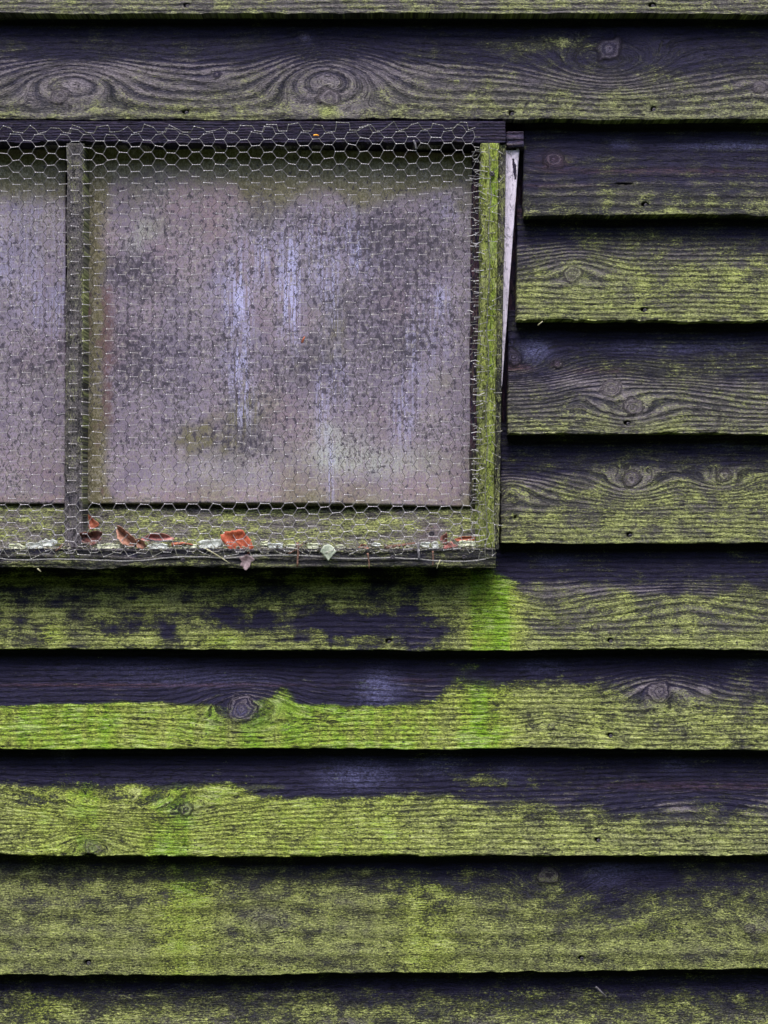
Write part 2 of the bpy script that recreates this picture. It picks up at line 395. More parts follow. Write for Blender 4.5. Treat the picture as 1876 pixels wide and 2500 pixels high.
XL, XR = -900, 2700
K = lambda v: [(0, v)]
BOARDS = [
 dict(seed=1, x0=XL, top_y=-216, bot=41, yb=K(-120), w=K(60), dens=K(.62), lush=K(.12), grey=K(.65), nails=[(460, 20), (1592, 20)]),
 dict(seed=2, x0=XL, top_y=41, bot=297, yb=[(0, 225), (300, 235), (520, 205), (800, 235), (1100, 215), (1400, 190), (1876, 200)], w=K(150), dens=[(0, .74), (1876, .80)], lush=K(.10), top=.12,
      gy=[(0, 130), (600, 150), (900, 125), (1150, 170), (1876, 170)], grey=[(0, .76), (900, .78), (1300, .72), (1876, .65)],
      period=21, knots=[(150, 238, 24, .35), (805, 242, 27, .35), (1488, 118, 34, .25), (1852, 218, 19, .3), (530, 183, 10, -.3), (745, 88, 14, .2)],
      loops=[(185, 192, 150, 62, 95), (800, 178, 150, 78, 130), (1485, 155, 150, 62, -105), (1840, 230, 90, 40, 25)],
      bm=[(1290, 108, 130, 22, .5), (640, 108, 90, 20, .25), (1190, 245, 14, 20, .25), (800, 275, 26, 16, .3)], bl=[(1290, 108, 140, 24, .25), (800, 277, 26, 16, .5)],
      bp=[(745, 90, 16, 12, .7), (1480, 115, 22, 20, .35)], bg=[(340, 180, 70, 18, .5), (1150, 165, 200, 14, .25)],
      nails=[(458, 280), (1250, 283), (1595, 272)]),
 dict(seed=3, x0=1281, top_y=297, bot=528, yb=K(465), w=K(120), dens=K(.58), lush=K(.20), top=.10, gy=K(430), grey=K(.42), period=22,
      knots=[(1352, 388, 26, .12)], bp=[(1800, 353, 130, 11, .8), (1520, 350, 30, 12, .5)], br=[(1352, 395, 40, 22, .6), (1600, 418, 260, 8, .5), (1360, 455, 120, 5, .4)],
      bm=[(1560, 460, 70, 20, .15), (1876, 500, 60, 30, .2)], nails=[(1575, 504)], pits=[(1525, 450, 20, 2)]),
 dict(seed=4, x0=1265, top_y=528, bot=786, yb=[(0, 640), (1400, 640), (1550, 600), (1876, 620)], w=K(110), dens=[(0, .80), (1450, .84), (1876, .78)], lush=K(.36), top=.16, gy=K(590), grey=K(.6),
      knots=[(1398, 668, 24, .2)], loops=[(1400, 668, 105, 55, 26)], bm=[(1530, 575, 90, 18, .28), (1290, 585, 60, 30, -.15), (1398, 668, 22, 20, .35)], bg=[(1500, 665, 60, 12, .3), (1800, 650, 60, 14, .25)],
      nails=[(1573, 760)]),
 dict(seed=5, x0=1243, top_y=786, bot=1062, yb=[(0, 985), (1500, 940), (1650, 895), (1876, 900)], w=K(160), dens=K(.62), lush=K(.16), top=.10, gy=[(0, 880), (1876, 910)], grey=K(.62), period=11,
      knots=[(1497, 950, 26, .7), (1545, 995, 23, .65), (1362, 888, 11, .3), (1256, 872, 20, .15)], loops=[(1245, 880, 120, 50, -62), (1420, 975, 70, 40, 26), (1650, 960, 160, 40, 24)],
      bp=[(1308, 855, 38, 26, .9), (1620, 848, 150, 14, .4), (1800, 842, 60, 14, .35)], br=[(1262, 898, 34, 8, .9), (1360, 890, 14, 10, .6), (1470, 905, 80, 10, .35)], bm=[(1560, 895, 90, 22, .25), (1820, 870, 60, 20, .3), (1560, 1040, 200, 16, .15)],
      bg=[(1500, 950, 30, 26, .4), (1545, 1000, 22, 24, .35), (1400, 935, 50, 12, .3)], nails=[(1532, 1036)]),
 dict(seed=6, x0=1226, top_y=1062, bot=1326, yb=[(0, 1200), (1300, 1190), (1450, 1150), (1876, 1145)], w=K(110), dens=[(1205, .52), (1400, .72), (1876, .78)], lush=K(.32), top=.14, gy=K(1140), grey=K(.62),
      knots=[(1542, 1168, 24, .3), (1768, 1160, 17, .15)], loops=[(1542, 1180, 90, 42, -40), (1762, 1175, 70, 36, -32), (1250, 1185, 90, 40, 40)],
      bg=[(1542, 1196, 40, 10, .5), (1460, 1192, 30, 10, .4), (1750, 1190, 36, 8, .5), (1290, 1180, 50, 14, .3)], bp=[(1280, 1090, 30, 16, .3), (1790, 1085, 60, 14, .35)], nails=[(1537, 1308)], pits=[(1257, 1262, 4, 4)]),
 dict(seed=7, flake=.85, x0=XL, top_y=1326, bot=1585, yb=[(0, 1400), (1050, 1400), (1200, 1390), (1260, 1425), (1300, 1440), (1876, 1430)], w=[(0, 40), (1200, 60), (1876, 70)],
      dens=[(0, .78), (350, .74), (1000, .66), (1140, .9), (1240, 1.1), (1300, .68), (1876, .74)], lush=[(0, .45), (1130, .5), (1160, 1.1), (1225, 1.35), (1262, .7), (1300, .40), (1876, .38)], top=.08,
      grey=[(0, .08), (1080, .15), (1150, .3), (1280, .6), (1876, .55)], gy=K(1415), rise=.18,
      knots=[(1447, 1490, 9, .3), (1452, 1532, 9, -.1)], loops=[(1680, 1470, 190, 45, 36), (1350, 1480, 80, 40, -16)],
      bm=[(720, 1520, 360, 28, -.55), (930, 1535, 170, 48, -.50), (520, 1495, 120, 22, -.25), (1020, 1560, 70, 30, -.3), (330, 1515, 140, 24, -.18), (1500, 1395, 300, 18, -.1), (1650, 1440, 150, 12, -.45), (100, 1540, 120, 30, -.12)],
      bg=[(1400, 1440, 200, 16, .4), (130, 1560, 120, 20, .35)], bp=[(1360, 1370, 50, 14, .35)], bl=[(540, 1565, 60, 20, .4), (130, 1550, 30, 30, .35)],
      nails=[(1490, 1565), (951, 1567)]),
 dict(seed=8, x0=XL, top_y=1585, bot=1827, yb=[(0, 1724), (300, 1712), (560, 1722), (640, 1700), (730, 1716), (930, 1722), (1060, 1710), (1110, 1665), (1300, 1672), (1876, 1690)],
      w=[(0, 14), (950, 16), (1100, 60), (1876, 95)], dens=[(0, 1.0), (900, 1.0), (1300, .92), (1876, .80)], lush=[(0, .95), (230, 1.15), (400, .85), (700, 1.1), (1000, .95), (1100, .8), (1180, 1.2), (1260, .6), (1350, .5), (1876, .42)], top=-.05, yw=.6,
      gtop=-.1, grey=[(0, .1), (1100, .3), (1876, .55)], gy=K(1650),
      knots=[(592, 1731, 36, .14), (1610, 1688, 30, .1), (1345, 1772, 9, -.2)], loops=[(600, 1716, 120, 42, 40), (1630, 1690, 130, 45, 42), (1345, 1772, 60, 30, 12)],
      bm=[(585, 1722, 62, 38, -1.0), (690, 1702, 30, 26, .95), (1120, 1630, 90, 14, .3), (1600, 1684, 60, 32, -.35), (530, 1700, 26, 10, .5), (1330, 1700, 120, 26, .25)],
      bp=[(925, 1678, 52, 42, .75), (500, 1660, 200, 20, .25), (330, 1630, 200, 14, .25), (1320, 1628, 60, 20, .35), (1850, 1620, 60, 14, .3), (588, 1736, 26, 18, .45)], br=[(330, 1673, 420, 5, .75), (1000, 1662, 60, 5, .4)],
      bg=[(1590, 1690, 30, 30, .3), (1720, 1690, 20, 20, .4)], nails=[(1490, 1795)]),
 dict(seed=9, x0=XL, top_y=1827, bot=2085, yb=[(0, 1920), (300, 1915), (560, 1918), (640, 1945), (900, 1948), (1060, 1940), (1200, 1965), (1400, 1985), (1876, 2000)],
      w=[(0, 36), (600, 24), (1000, 26), (1200, 70), (1876, 100)], dens=[(0, .90), (900, .96), (1876, .93)], lush=[(0, .55), (210, 1.0), (300, .7), (440, 1.1), (500, .75), (700, .8), (900, .75), (1200, .5), (1876, .36)], top=-.02, yw=.7,
      gtop=-.05, grey=[(0, .2), (1100, .3), (1876, .5)], gy=K(1930),
      knots=[(455, 1975, 18, .1), (232, 2068, 20, 0)], loops=[(300, 1970, 300, 42, -52), (232, 2060, 80, 40, 22), (1700, 1950, 260, 60, 30)],
      bm=[(340, 1948, 90, 12, -.4), (60, 1950, 60, 12, -.3), (430, 1975, 30, 16, -.35), (1160, 1905, 60, 12, .4), (180, 1885, 60, 14, .2), (650, 1922, 60, 8, .5), (1300, 1915, 200, 10, .15)],
      bp=[(870, 1893, 90, 36, .7), (1070, 1865, 60, 28, .5), (150, 1835, 22, 26, .45), (1650, 1870, 40, 20, .35), (1240, 1890, 40, 20, .25)], br=[(1700, 1920, 240, 10, .4)],
      bg=[(1655, 1970, 40, 10, .5)], nails=[(1460, 2050)], pits=[(222, 2086, 16, 6)]),
 dict(seed=10, period=60, x0=XL, top_y=2085, bot=2378, bot_r=2361, yb=[(0, 2130), (350, 2150), (550, 2170), (800, 2170), (1050, 2190), (1300, 2215), (1500, 2250), (1876, 2225)], w=K(110),
      dens=[(0, .84), (900, .90), (1300, .82), (1876, .80)], lush=[(0, .40), (340, .45), (440, .85), (560, .5), (900, .38), (1040, .80), (1160, .5), (1200, .42), (1876, .42)], top=.30, gtop=.1, grey=[(0, .45), (1876, .45)], rise=.05,
      knots=[(1345, 2152, 27, .1), (650, 2262, 16, -.1), (1830, 2280, 14, 0)], loops=[(1345, 2180, 110, 55, -44), (1680, 2220, 170, 75, 48), (640, 2240, 130, 50, 30)],
      bm=[(1345, 2155, 28, 26, .5), (1530, 2150, 140, 40, -.5), (1500, 2250, 60, 40, -.15), (1000, 2120, 300, 14, -.3), (1800, 2130, 120, 20, -.1), (350, 2195, 300, 20, -.12), (1350, 2205, 10, 7, .6)],
      bl=[(640, 2230, 60, 26, -.15), (480, 2160, 40, 60, .2)], bp=[(1480, 2150, 50, 26, .45), (1560, 2140, 60, 14, .3)], nails=[(220, 2350), (1420, 2350)]),
 dict(seed=11, period=60, x0=XL, top_y=2368, bot=2630, yb=[(0, 2440), (500, 2420), (1000, 2430), (1876, 2440)], w=K(70), dens=K(.60), lush=K(.45), top=.05, grey=K(.4),
      bm=[(150, 2455, 60, 26, .25), (1480, 2440, 30, 20, .2), (760, 2465, 60, 30, .2)], bl=[(90, 2470, 60, 40, .3), (1250, 2450, 70, 30, .3)]),
]
DT, DB, TH = .019, .046, .023
def add_board(sp):
    lap = 32
    y0 = sp['top_y'] - lap
    ob = piece('weatherboard', (sp['x0'], XR, y0, sp['bot'], sp['x0'] - (4 if sp['x0'] > 0 else 0), XR), DT - .003, DB, TH, board_fields(sp), wall,
               seed=sp['seed'], knots=sp.get('knots', ()), loops=sp.get('loops', ()), period=sp.get('period', 13.), ref=.033)
    if 'bot_r' in sp:      # this board hangs a little askew
        ob.rotation_euler = (0, -math.atan((sp['bot'] - sp['bot_r']) / 1876.), 0)
        c = W(0, sp['bot'], 0, .033); a = ob.rotation_euler[1]
        ob.location = (c[0] - (c[0] * math.cos(a) + c[2] * math.sin(a)), 0, c[2] - (-c[0] * math.sin(a) + c[2] * math.cos(a)))
    for (nx, ny) in sp.get('nails', ()):
        nail(nx, ny, lerp(DT, DB, (ny - y0) / (sp['bot'] - y0)) - .0025, .033, ob)
    return ob
for sp in BOARDS: add_board(sp)
# boards above and below the picture, plainer
for k, (ty, by) in enumerate([(-470, -216), (-724, -470), (2630, 2890), (2890, 3150), (3150, 3410)]):
    add_board(dict(seed=30 + k, x0=XL, top_y=ty, bot=by, yb=K(ty + 110), w=K(90), dens=K(.7), lush=K(.3), grey=K(.5)))

# dark lining and studs behind the boards
LIN = plain('dark_lining', (.006, .005, .008), (.016, .013, .018), scale=40., rough=.9, spec=.1)
def box(name, x0, x1, y0, y1, d0, d1, mat, parent, ref=None, bev=.001, **kw):
    ref = d1 if ref is None else ref
    a = W(x0, y0, 0, ref); b = W(x1, y1, 0, ref)
    X0, X1, Z1, Z0 = a[0], b[0], a[2], b[2]
    vs = [(x, -y, z) for z in (Z0, Z1) for y in (d0, d1) for x in (X0, X1)]
    fs = [(0, 1, 3, 2), (4, 6, 7, 5), (2, 3, 7, 6), (0, 4, 5, 1), (0, 2, 6, 4), (1, 5, 7, 3)]
    o = mesh_obj(name, vs, fs, mat, parent, smooth=False, **kw)
    md = o.modifiers.new('bevel', 'BEVEL'); md.width = bev; md.segments = 2
    return o
box('lining', XL, XR, -760, 3440, -.02, -.002, LIN, wall, ref=0)
def simple_fields(moss=.5, lush=.3, grey=.3, rust=0., pale=0., paint=0., extra=None):
    def f(X, Y):
        z = np.zeros_like(X)
        F = dict(moss=z + moss + .3 * fbm(X / 60, Y / 60, 3, 3), lush=z + lush + .3 * fbm(X / 50, Y / 50, 5, 3), grey=z + grey + .2 * fbm(X / 70, Y / 70, 8, 3),
                 rust=z + rust, pale=z + pale, paint=z + paint)
        if extra: extra(F, X, Y)
        return F
    return f
piece('stud', (1234, 1296, 300, 1330, 1226, 1290), .004, .004, .02, simple_fields(.05, .1, -.05, rust=.5), wall, vertical=True, seed=60, ref=.01, fx=6, fy=8)
piece('spacer_block', (1262, 1284, 508, 545, 1262, 1284), .020, .020, .012, simple_fields(0, 0, .15, rust=.7), wall, seed=61, fx=5, fy=3)

# ------------------------------------------------------------------ the window
OFF = .038    # from here on depths are counted from behind the window
win = link(bpy.data.objects.new('wire_covered_window', None), label='green wooden framed window of two clouded panes behind sagging hexagonal chicken wire', cat='window')
FR = .100      # front of the frame
def ex_head(F, X, Y):
    F['moss'] = F['moss'] + .15 * sst(325, 345, Y)
piece('head_rail', (-860, 1235, 296, 349, -860, 1235), FR + .002, FR, .055, simple_fields(-.2, .1, -.15, rust=.12, extra=ex_head), win, seed=62, ref=FR, relief=.7, period=7, fx=5, fy=2)
piece('head_trim', (-860, 1180, 351, 357, -860, 1180), .082, .082, .03, simple_fields(.15, .1, .7), win, seed=63, ref=.08, fx=6, fy=1.5, edge=1.2)
def ex_mull(F, X, Y):
    F['lush'] = F['lush'] + .3 * sst(195, 206, X)
    F['moss'] = F['moss'] - .15 * sst(1000, 1330, Y) + .25 * sst(198, 206, X)
    F['grey'] = F['grey'] + .1
piece('mullion', (163, 207, 350, 1338, 158, 204), FR, FR, .046, simple_fields(.50, .0, .62, extra=ex_mull), win, vertical=True, seed=64, ref=FR, fx=2.2, fy=5, relief=.8, period=300)
def ex_st(F, X, Y):
    F['lush'] = F['lush'] + .3 * np.exp(-((X - 1206 + (Y - 400) * .012) / 9) ** 2) + .25 * np.exp(-((Y - 440) / 90.) ** 2)
    F['moss'] = F['moss'] + .3 * np.exp(-((X - 1206 + (Y - 400) * .012) / 10) ** 2)
piece('stile', (1176, 1219, 350, 1338, 1163, 1207), FR, FR, .05, simple_fields(1.15, .55, .5, extra=ex_st), win, vertical=True, seed=65, ref=FR, fx=2.2, fy=4, relief=2.2, period=300)
piece('stile_edge', (1219.5, 1237, 350, 1343, 1207.5, 1219), FR - .006, FR - .006, .05, simple_fields(.66, .22, .45), win, vertical=True, seed=66, ref=FR, fx=2.2, fy=5, relief=.6, edge=.8, period=300)
piece('stile', (-850, -790, 350, 1338, -850, -790), FR, FR, .05, simple_fields(.82, .5, .5), win, vertical=True, seed=67, ref=FR, fx=8, fy=16)
def ex_sill(F, X, Y):
    F['lush'] = F['lush'] + .25 * sst(1100, 1200, X); F['moss'] = F['moss'] + .16 * sst(1000, 1180, X)
    F['moss'] = F['moss'] + .18 * sst(1362, 1382, Y) - .16 * sst(1350, 1338, Y)
piece('sill', (-850, 1211, 1340, 1387, -850, 1211), .115, .114, .055, simple_fields(.46, .2, .55, extra=ex_sill), win, seed=68, ref=.114, relief=1.3, period=18, fx=4, fy=2)
def ex_low(F, X, Y):
    sh = np.zeros_like(X)
    F['moss'] = F['moss'] + .2 * fbm(X / 120, Y / 20, 9, 3)
    for b in [(60, 1280, 150, 30, .9), (470, 1290, 200, 18, .4), (1080, 1290, 120, 30, .8)]:
        F['grey'] = F['grey'] + blob(X, Y, b) * .6; 
    for b in [(1055, 1300, 32, 22, .9), (30, 1290, 40, 16, .35)]:
        F['rust'] = F['rust'] + blob(X, Y, b)
        F['moss'] = F['moss'] - blob(X, Y, b) * .5
piece('bottom_rail', (-850, 1168, 1218, 1345, -850, 1168), .046, .092, .03, simple_fields(.76, .34, 1.2, extra=ex_low), win, seed=69, ref=.07, relief=1., period=26, fx=4, fy=2.4)
piece('rebate_strip', (1152, 1176, 356, 1225, 1146, 1170), .066, .066, .012, simple_fields(.16, .2, .25, rust=.75, extra=lambda F, X, Y: F.__setitem__('moss', F['moss'] + .55 * sst(1060, 1150, Y))), win, vertical=True, seed=70, ref=.066, fx=3, fy=6)
nb = box('corner_block', 1232, 1279, 322, 359, .045, .088, WOOD, win, bev=.001)
bpy.data.objects.remove(nb)
piece('corner_block', (1236.5, 1279, 322, 359, 1236.5, 1279), .088, .086, .03, simple_fields(-.1, 0, .55, rust=.45, pale=.25), win, seed=71, fx=3, fy=2, relief=1.2)
def ex_white(F, X, Y):
    ch = sst(1.1, .9, np.sqrt(((X - 1257 - (Y - 415) * .13) / 4.5) ** 2 + ((Y - 412) / 26.) ** 2) * (1 + .7 * fbm(X / 7, Y / 9, 4, 2)))
    F['paint'] = 1.0 - ch - 1.1 * sst(372, 362, Y) * (vn(X / 5, Y / 4, 6) > .45)
    F['rust'] = F['rust'] + .2
piece('painted_strip', (1226, 1269, 361, 945, 1214, 1226), .080, .080, .014, simple_fields(-.2, 0, .4, extra=ex_white), win, vertical=True, seed=72, fx=2, fy=4, relief=.25, edge=.5, ref=.080, label='white painted strip tapering down beside the green stile')

# ---- panes
def pane_material():
    m, g, p = material('clouded_pane')
    pc = g.sep(g.attr('pc', 'Vector')); x, y, z = pc[0], pc[1], pc[2]
    al = g.attr('algae'); bl = g.attr('blue'); dk = g.attr('grime'); pk = g.attr('pink'); pg = g.attr('palegreen'); rs = g.attr('rust')
    big = g.noise(g.vec(g.mul(x, .012), g.mul(y, .010), z), 5., .6)
    sp = g.noise(g.vec(g.mul(x, .14), g.mul(y, .09), z), 6., .78)
    sp2 = g.noise(g.vec(g.mul(x, .32), g.mul(y, .25), g.add(z, 5.)), 3., .7)
    st = g.noise(g.vec(g.mul(x, .17), g.mul(y, .010), g.add(z, 2.)), 4., .6)
    c = g.mix(g.ss(.35, .65, big), (.165, .142, .205), (.275, .235, .32))
    c = g.mix(g.mul(pk, g.ss(.3, .6, sp)), c, (.29, .205, .235))
    c = g.mix(g.mul(pg, g.ss(.3, .6, g.add(sp, g.mul(g.sub(st, .5), .5)))), c, (.42, .46, .42))
    c = g.mix(g.mul(g.ss(.05, .85, g.add(al, g.mul(g.sub(sp, .5), .5))), .92), c, g.mix(g.ss(.3, .7, sp), (.085, .080, .035), (.20, .185, .085)))
    yl = g.ss(.49, .565, g.add(sp, g.mul(g.sub(big, .5), .35)))
    c = g.mix(g.mul(yl, .65), c, (.33, .31, .235))
    c = g.mix(g.m('MULTIPLY', bl, g.ss(.42, .56, st), clamp=True), c, (.40, .40, .64))
    gr = g.ss(.525, .565, g.add(sp, g.mul(g.sub(big, .5), .35), g.mul(g.sub(dk, .5), .085)))
    c = g.mix(g.mul(gr, .82), c, g.mix(g.ss(.35, .62, sp2), (.030, .026, .046), (.14, .125, .17)))
    gr2 = g.ss(.53, .56, g.add(sp2, g.mul(g.sub(dk, .5), .085)))
    c = g.mix(g.mul(gr2, .38), c, (.06, .052, .075))
    fl_ = g.noise(g.vec(g.mul(x, .085), g.mul(y, .055), 13.), 5., .68)
    c = g.mix(g.mul(g.ss(.575, .60, g.add(fl_, g.mul(g.sub(dk, .4), .08))), .85), c, (.04, .034, .055))
    c = g.mix(g.mul(g.ss(.405, .38, fl_), .5), c, (.40, .38, .33))
    c = g.mix(g.mul(rs, g.ss(.35, .6, sp)), c, (.13, .075, .085))
    c = g.mixm(1., c, g.mix(g.ss(.32, .66, g.noise(g.vec(g.mul(x, .35), g.mul(y, .2), 7.), 3., .8)), (.80, .78, .80), (1.16, 1.16, 1.18)))
    g._set(p.inputs['Base Color'], c)
    g._set(p.inputs['Roughness'], g.ss(.3, .8, sp, .38, .8))
    p.inputs['Specular IOR Level'].default_value = .35
    g._set(p.inputs['Normal'], g.n('ShaderNodeBump', {'Height': g.add(sp, g.mul(sp2, .4), g.mul(gr, .3)), 'Distance': .0004, 'Strength': 1.}))
    return m
PANE = pane_material()
def pane(x0, x1, ytl, ytr, ybl, ybr, ref, bow, seed, main):
    xs = steps(x0, x1, 5.); sN = (xs - x0) / (x1 - x0); tN = np.linspace(0, 1, 180)
    sN = np.concatenate([[0], sN, [1]]); tN = np.concatenate([[0], tN, [1]])
    Sg, Tg = np.meshgrid(sN, tN)
    X = lerp(x0, x1, Sg); Y = lerp(lerp(ytl, ytr, Sg), lerp(ybl, ybr, Sg ** 2.2) - 3 * np.sin(Sg * math.pi), Tg)
    dep = ref + bow * np.sin(Sg * math.pi) * (.35 + .65 * Tg) + .0015 * fbm(X / 200, Y / 200, seed, 2)
    rim = np.zeros_like(X, bool); rim[0] = rim[-1] = True; rim[:, 0] = rim[:, -1] = True
    dep = np.where(rim, dep - .004, dep)
    V = np.stack(W(X, Y, dep, ref), -1)
    n1 = fbm(X / 110, Y / 110, seed + 3, 4)
    A = {}
    if main:
        arc = Y - 345 - 135 * (1 - .55 * ((X - 700) / 500) ** 2) * .95
        al = sst(80, -50, arc + 150 * n1) + sst(285, 235, X + 40 * n1) * .9 + .5 * sst(1120, 1175, X + 30 * n1)
        al += sst(1140, 1235, Y + 60 * n1) * .35
        for b in [(560, 1060, 90, 60, .9), (880, 430, 190, 45, .7), (590, 990, 60, 90, .5), (825, 760, 30, 120, .5), (1125, 505, 16, 16, 1.), (330, 870, 14, 20, .7), (740, 880, 130, 60, .4), (470, 1080, 60, 50, .5)]: al = al + blob(X, Y, b) * (.7 + 1.6 * fbm(X / 22, Y / 22, 99, 3))
        bl = np.zeros_like(X)
        for b in [(583, 800, 34, 190, 1.2), (605, 980, 26, 80, .8), (700, 690, 26, 120, 1.), (720, 720, 16, 130, .9), (812, 700, 24, 150, 1.), (860, 590, 30, 70, 1.), (770, 620, 30, 110, .7), (788, 980, 14, 120, 1.), (830, 930, 24, 70, .8),
                  (1000, 920, 22, 130, .8), (1070, 730, 34, 40, .8), (560, 700, 40, 60, .7), (640, 620, 40, 80, .6), (980, 1020, 26, 80, .7), (1040, 800, 60, 120, .5), (900, 640, 30, 60, .6), (810, 1150, 9, 100, 1.), (1110, 520, 40, 30, .4), (900, 360, 60, 24, .5)]: bl = bl + blob(X, Y, b)
        dk = np.full_like(X, .40)
        for b in [(330, 660, 90, 60, .75), (960, 620, 110, 90, .8), (960, 800, 130, 90, .7), (380, 880, 150, 110, .45), (300, 830, 50, 120, .45), (740, 900, 120, 70, .5), (560, 1060, 110, 60, .5), (860, 560, 120, 60, .35), (700, 560, 60, 60, .25), (1080, 560, 60, 80, .3)]: dk = dk + blob(X, Y, b)
        dk = dk - .55 * sst(520, 420, Y) - .5 * sst(270, 225, X) - .45 * sst(1080, 1180, Y)
        pk = sst(.0, .3, n1 + .05) * .5
        for b in [(560, 460, 200, 55, .9), (420, 560, 150, 60, .4), (700, 1200, 420, 18, .5), (1000, 380, 180, 14, .8), (1000, 740, 80, 60, .5), (760, 1060, 90, 40, .5), (480, 1215, 200, 12, .7), (800, 1222, 160, 9, .8)]: pk = pk + blob(X, Y, b)
        pg = np.zeros_like(X)
        for b in [(820, 1120, 60, 40, .9), (960, 1130, 130, 34, .7), (800, 1050, 30, 20, .8), (365, 560, 30, 26, .7), (330, 600, 20, 30, .7), (850, 1090, 90, 50, .4), (600, 1140, 160, 60, .3)]: pg = pg + blob(X, Y, b)
        rs = blob(X, Y, (1030, 374, 180, 10, 1.)) + sst(.1, .3, fbm(X / 20, Y / 40, 77, 3) + blob(X, Y, (262, 840, 16, 180, .35)))*sst(300, 260, X) * sst(600, 700, Y)
    else:
        al = sst(520, 420, Y + 80 * n1) * .9 + .3 * sst(1100, 1200, Y)
        bl = blob(X, Y, (60, 640, 120, 130, .5)) + blob(X, Y, (130, 760, 50, 90, .4)); dk = np.full_like(X, .35) + blob(X, Y, (90, 860, 110, 130, .4)) - .4 * sst(620, 500, Y)
        pk = .4 * sst(0, .3, n1) + blob(X, Y, (80, 1218, 120, 9, 1.)); pg = X * 0; rs = blob(X, Y, (100, 372, 200, 10, .7))
    al = al + .10 + .9 * fbm(X / 90, Y / 70, seed + 20, 5); dk = dk + 1.5 * fbm(X / 70, Y / 60, seed + 21, 5) * .55 + .10; bl = bl * (.75 + 1.6 * fbm(X / 12, Y / 160, seed + 22, 3)) 
    pk = pk + .5 * fbm(X / 120, Y / 120, seed + 23, 3) + .25 * sst(900, 1150, Y)
    A = dict(algae=al, blue=bl, grime=dk, pink=np.clip(pk, 0, 1), palegreen=np.clip(pg, 0, 1), rust=np.clip(rs, 0, 1), pc=np.stack([X, Y, X * 0 + seed], -1))
    return grid_obj('pane', V, PANE, A, win)
pane(212, 1163, 356, 374, 1230, 1238, .060, .010, 81, True)
pane(-790, 160, 364, 364, 1230, 1230, .060, .002, 82, False)

# ---- wire netting
def wire_material():
    m, g, p = material('galvanised_wire')
    tw = g.attr('bright'); di = g.attr('dirt')
    tc = g.n('ShaderNodeTexCoord', (), out=3)
    nz = g.noise(tc, 3., .6, 500.)
    c = g.mix(tw, (.022, .018, .022), (.66, .64, .70))  # zinc tone plus painted glints and lit look, all in base colour
    c = g.mix(g.mul(di, g.ss(.35, .6, nz)), c, (.075, .08, .035))
    g._set(p.inputs['Base Color'], c)
    p.inputs['Metallic'].default_value = 0.
    p.inputs['Specular IOR Level'].default_value = .35
    g._set(p.inputs['Roughness'], g.ss(0., 1., nz, .3, .6))
    return m
WIRE = wire_material()
WV, WF, WB, WD = [], [], [], []
def tube(pts, rad, sides=4, bright=0., dirt=0., twist=None):
    """polyline tube; twist=(a, b, turns): an oval section that turns like a twisted pair"""
    base = len(WV); n = len(pts)
    for i, p in enumerate(pts):
        a = pts[max(i - 1, 0)]; b = pts[min(i + 1, n - 1)]
        t = np.array(b) - np.array(a); t = t / (np.linalg.norm(t) + 1e-12)
        u = np.cross(t, (0, 1, 0)); u = u / (np.linalg.norm(u) + 1e-12); w = np.cross(t, u)
        r = rad[i] if hasattr(rad, '__len__') else rad
        for k in range(sides):
            an = 2 * math.pi * k / sides
            if twist:
                e1, e2 = twist[0] * math.cos(an), twist[1] * math.sin(an)
                ph = twist[2] * 2 * math.pi * i / (n - 1)
                ca, sa = e1 * math.cos(ph) - e2 * math.sin(ph), e1 * math.sin(ph) + e2 * math.cos(ph)
            else: ca, sa = r * math.cos(an), r * math.sin(an)
            WV.append(tuple(np.array(p) + u * ca + w * sa)); WB.append(bright); WD.append(dirt)
    for i in range(n - 1):
        for k in range(sides):
            WF.append((base + i * sides + k, base + i * sides + (k + 1) % sides, base + (i + 1) * sides + (k + 1) % sides, base + (i + 1) * sides + k))
CX, CY, X00, Y00 = 29.35, 29.5, 34.6, 387.7
jit = {}
def warp(x, y, key, jam=1.):
    """sagging of the net; returns x, y, depth"""
    if key not in jit: jit[key] = (random.gauss(0, 1.1), random.gauss(0, 1.1))
    jx, jy = jit[key]
    wx = 5 * (float(fbm(x / 170, y / 170, 5, 2))) + jx
    wy = 7 * (float(fbm(x / 230, y / 230, 9, 2))) + jy - 9 * (x / 970.)+ 4
    X = x + wx - (y - 800) * .010; Y = y + wy
    if x > 1110: X = 1110 + (X - 1110) * .82
    dep = FR + .0035
    inside = min(1, max(0, (x - 215) / 150)) * min(1, max(0, (1170 - x) / 150)) if x > 190 else min(1, max(0, (150 - x) / 150))
    vt = min(1, max(0, (y - 360) / 160)) * min(1, max(0, (1330 - y) / 200))
    dep -= .010 * inside * vt
    if y > 1270: dep += .0155 * min(1, (y - 1270) / 65.)
    if y < 372: dep += .003
    rag = 0
    if y > 1325: rag = (y - 1325) / 40.
    if y < 350: rag = max(rag, (350 - y) / 40.)
    if x > 1140: rag = max(rag, (x - 1140) / 50.)
    rag = min(rag, 1.2) * jam
    if rag > 0:
        X += rag * 5 * float(fbm(x / 9, y / 9, 51, 1)) * 2; Y += rag * 4.5 * float(fbm(x / 9, y / 9, 57, 1)) * 2
        dep += rag * .0035 * abs(float(fbm(x / 20, y / 20, 59, 1))) * 2
    return X, Y, dep
WREF = FR + .002
def P3(q): return W(q[0], q[1], q[2], WREF)
RW = .00044
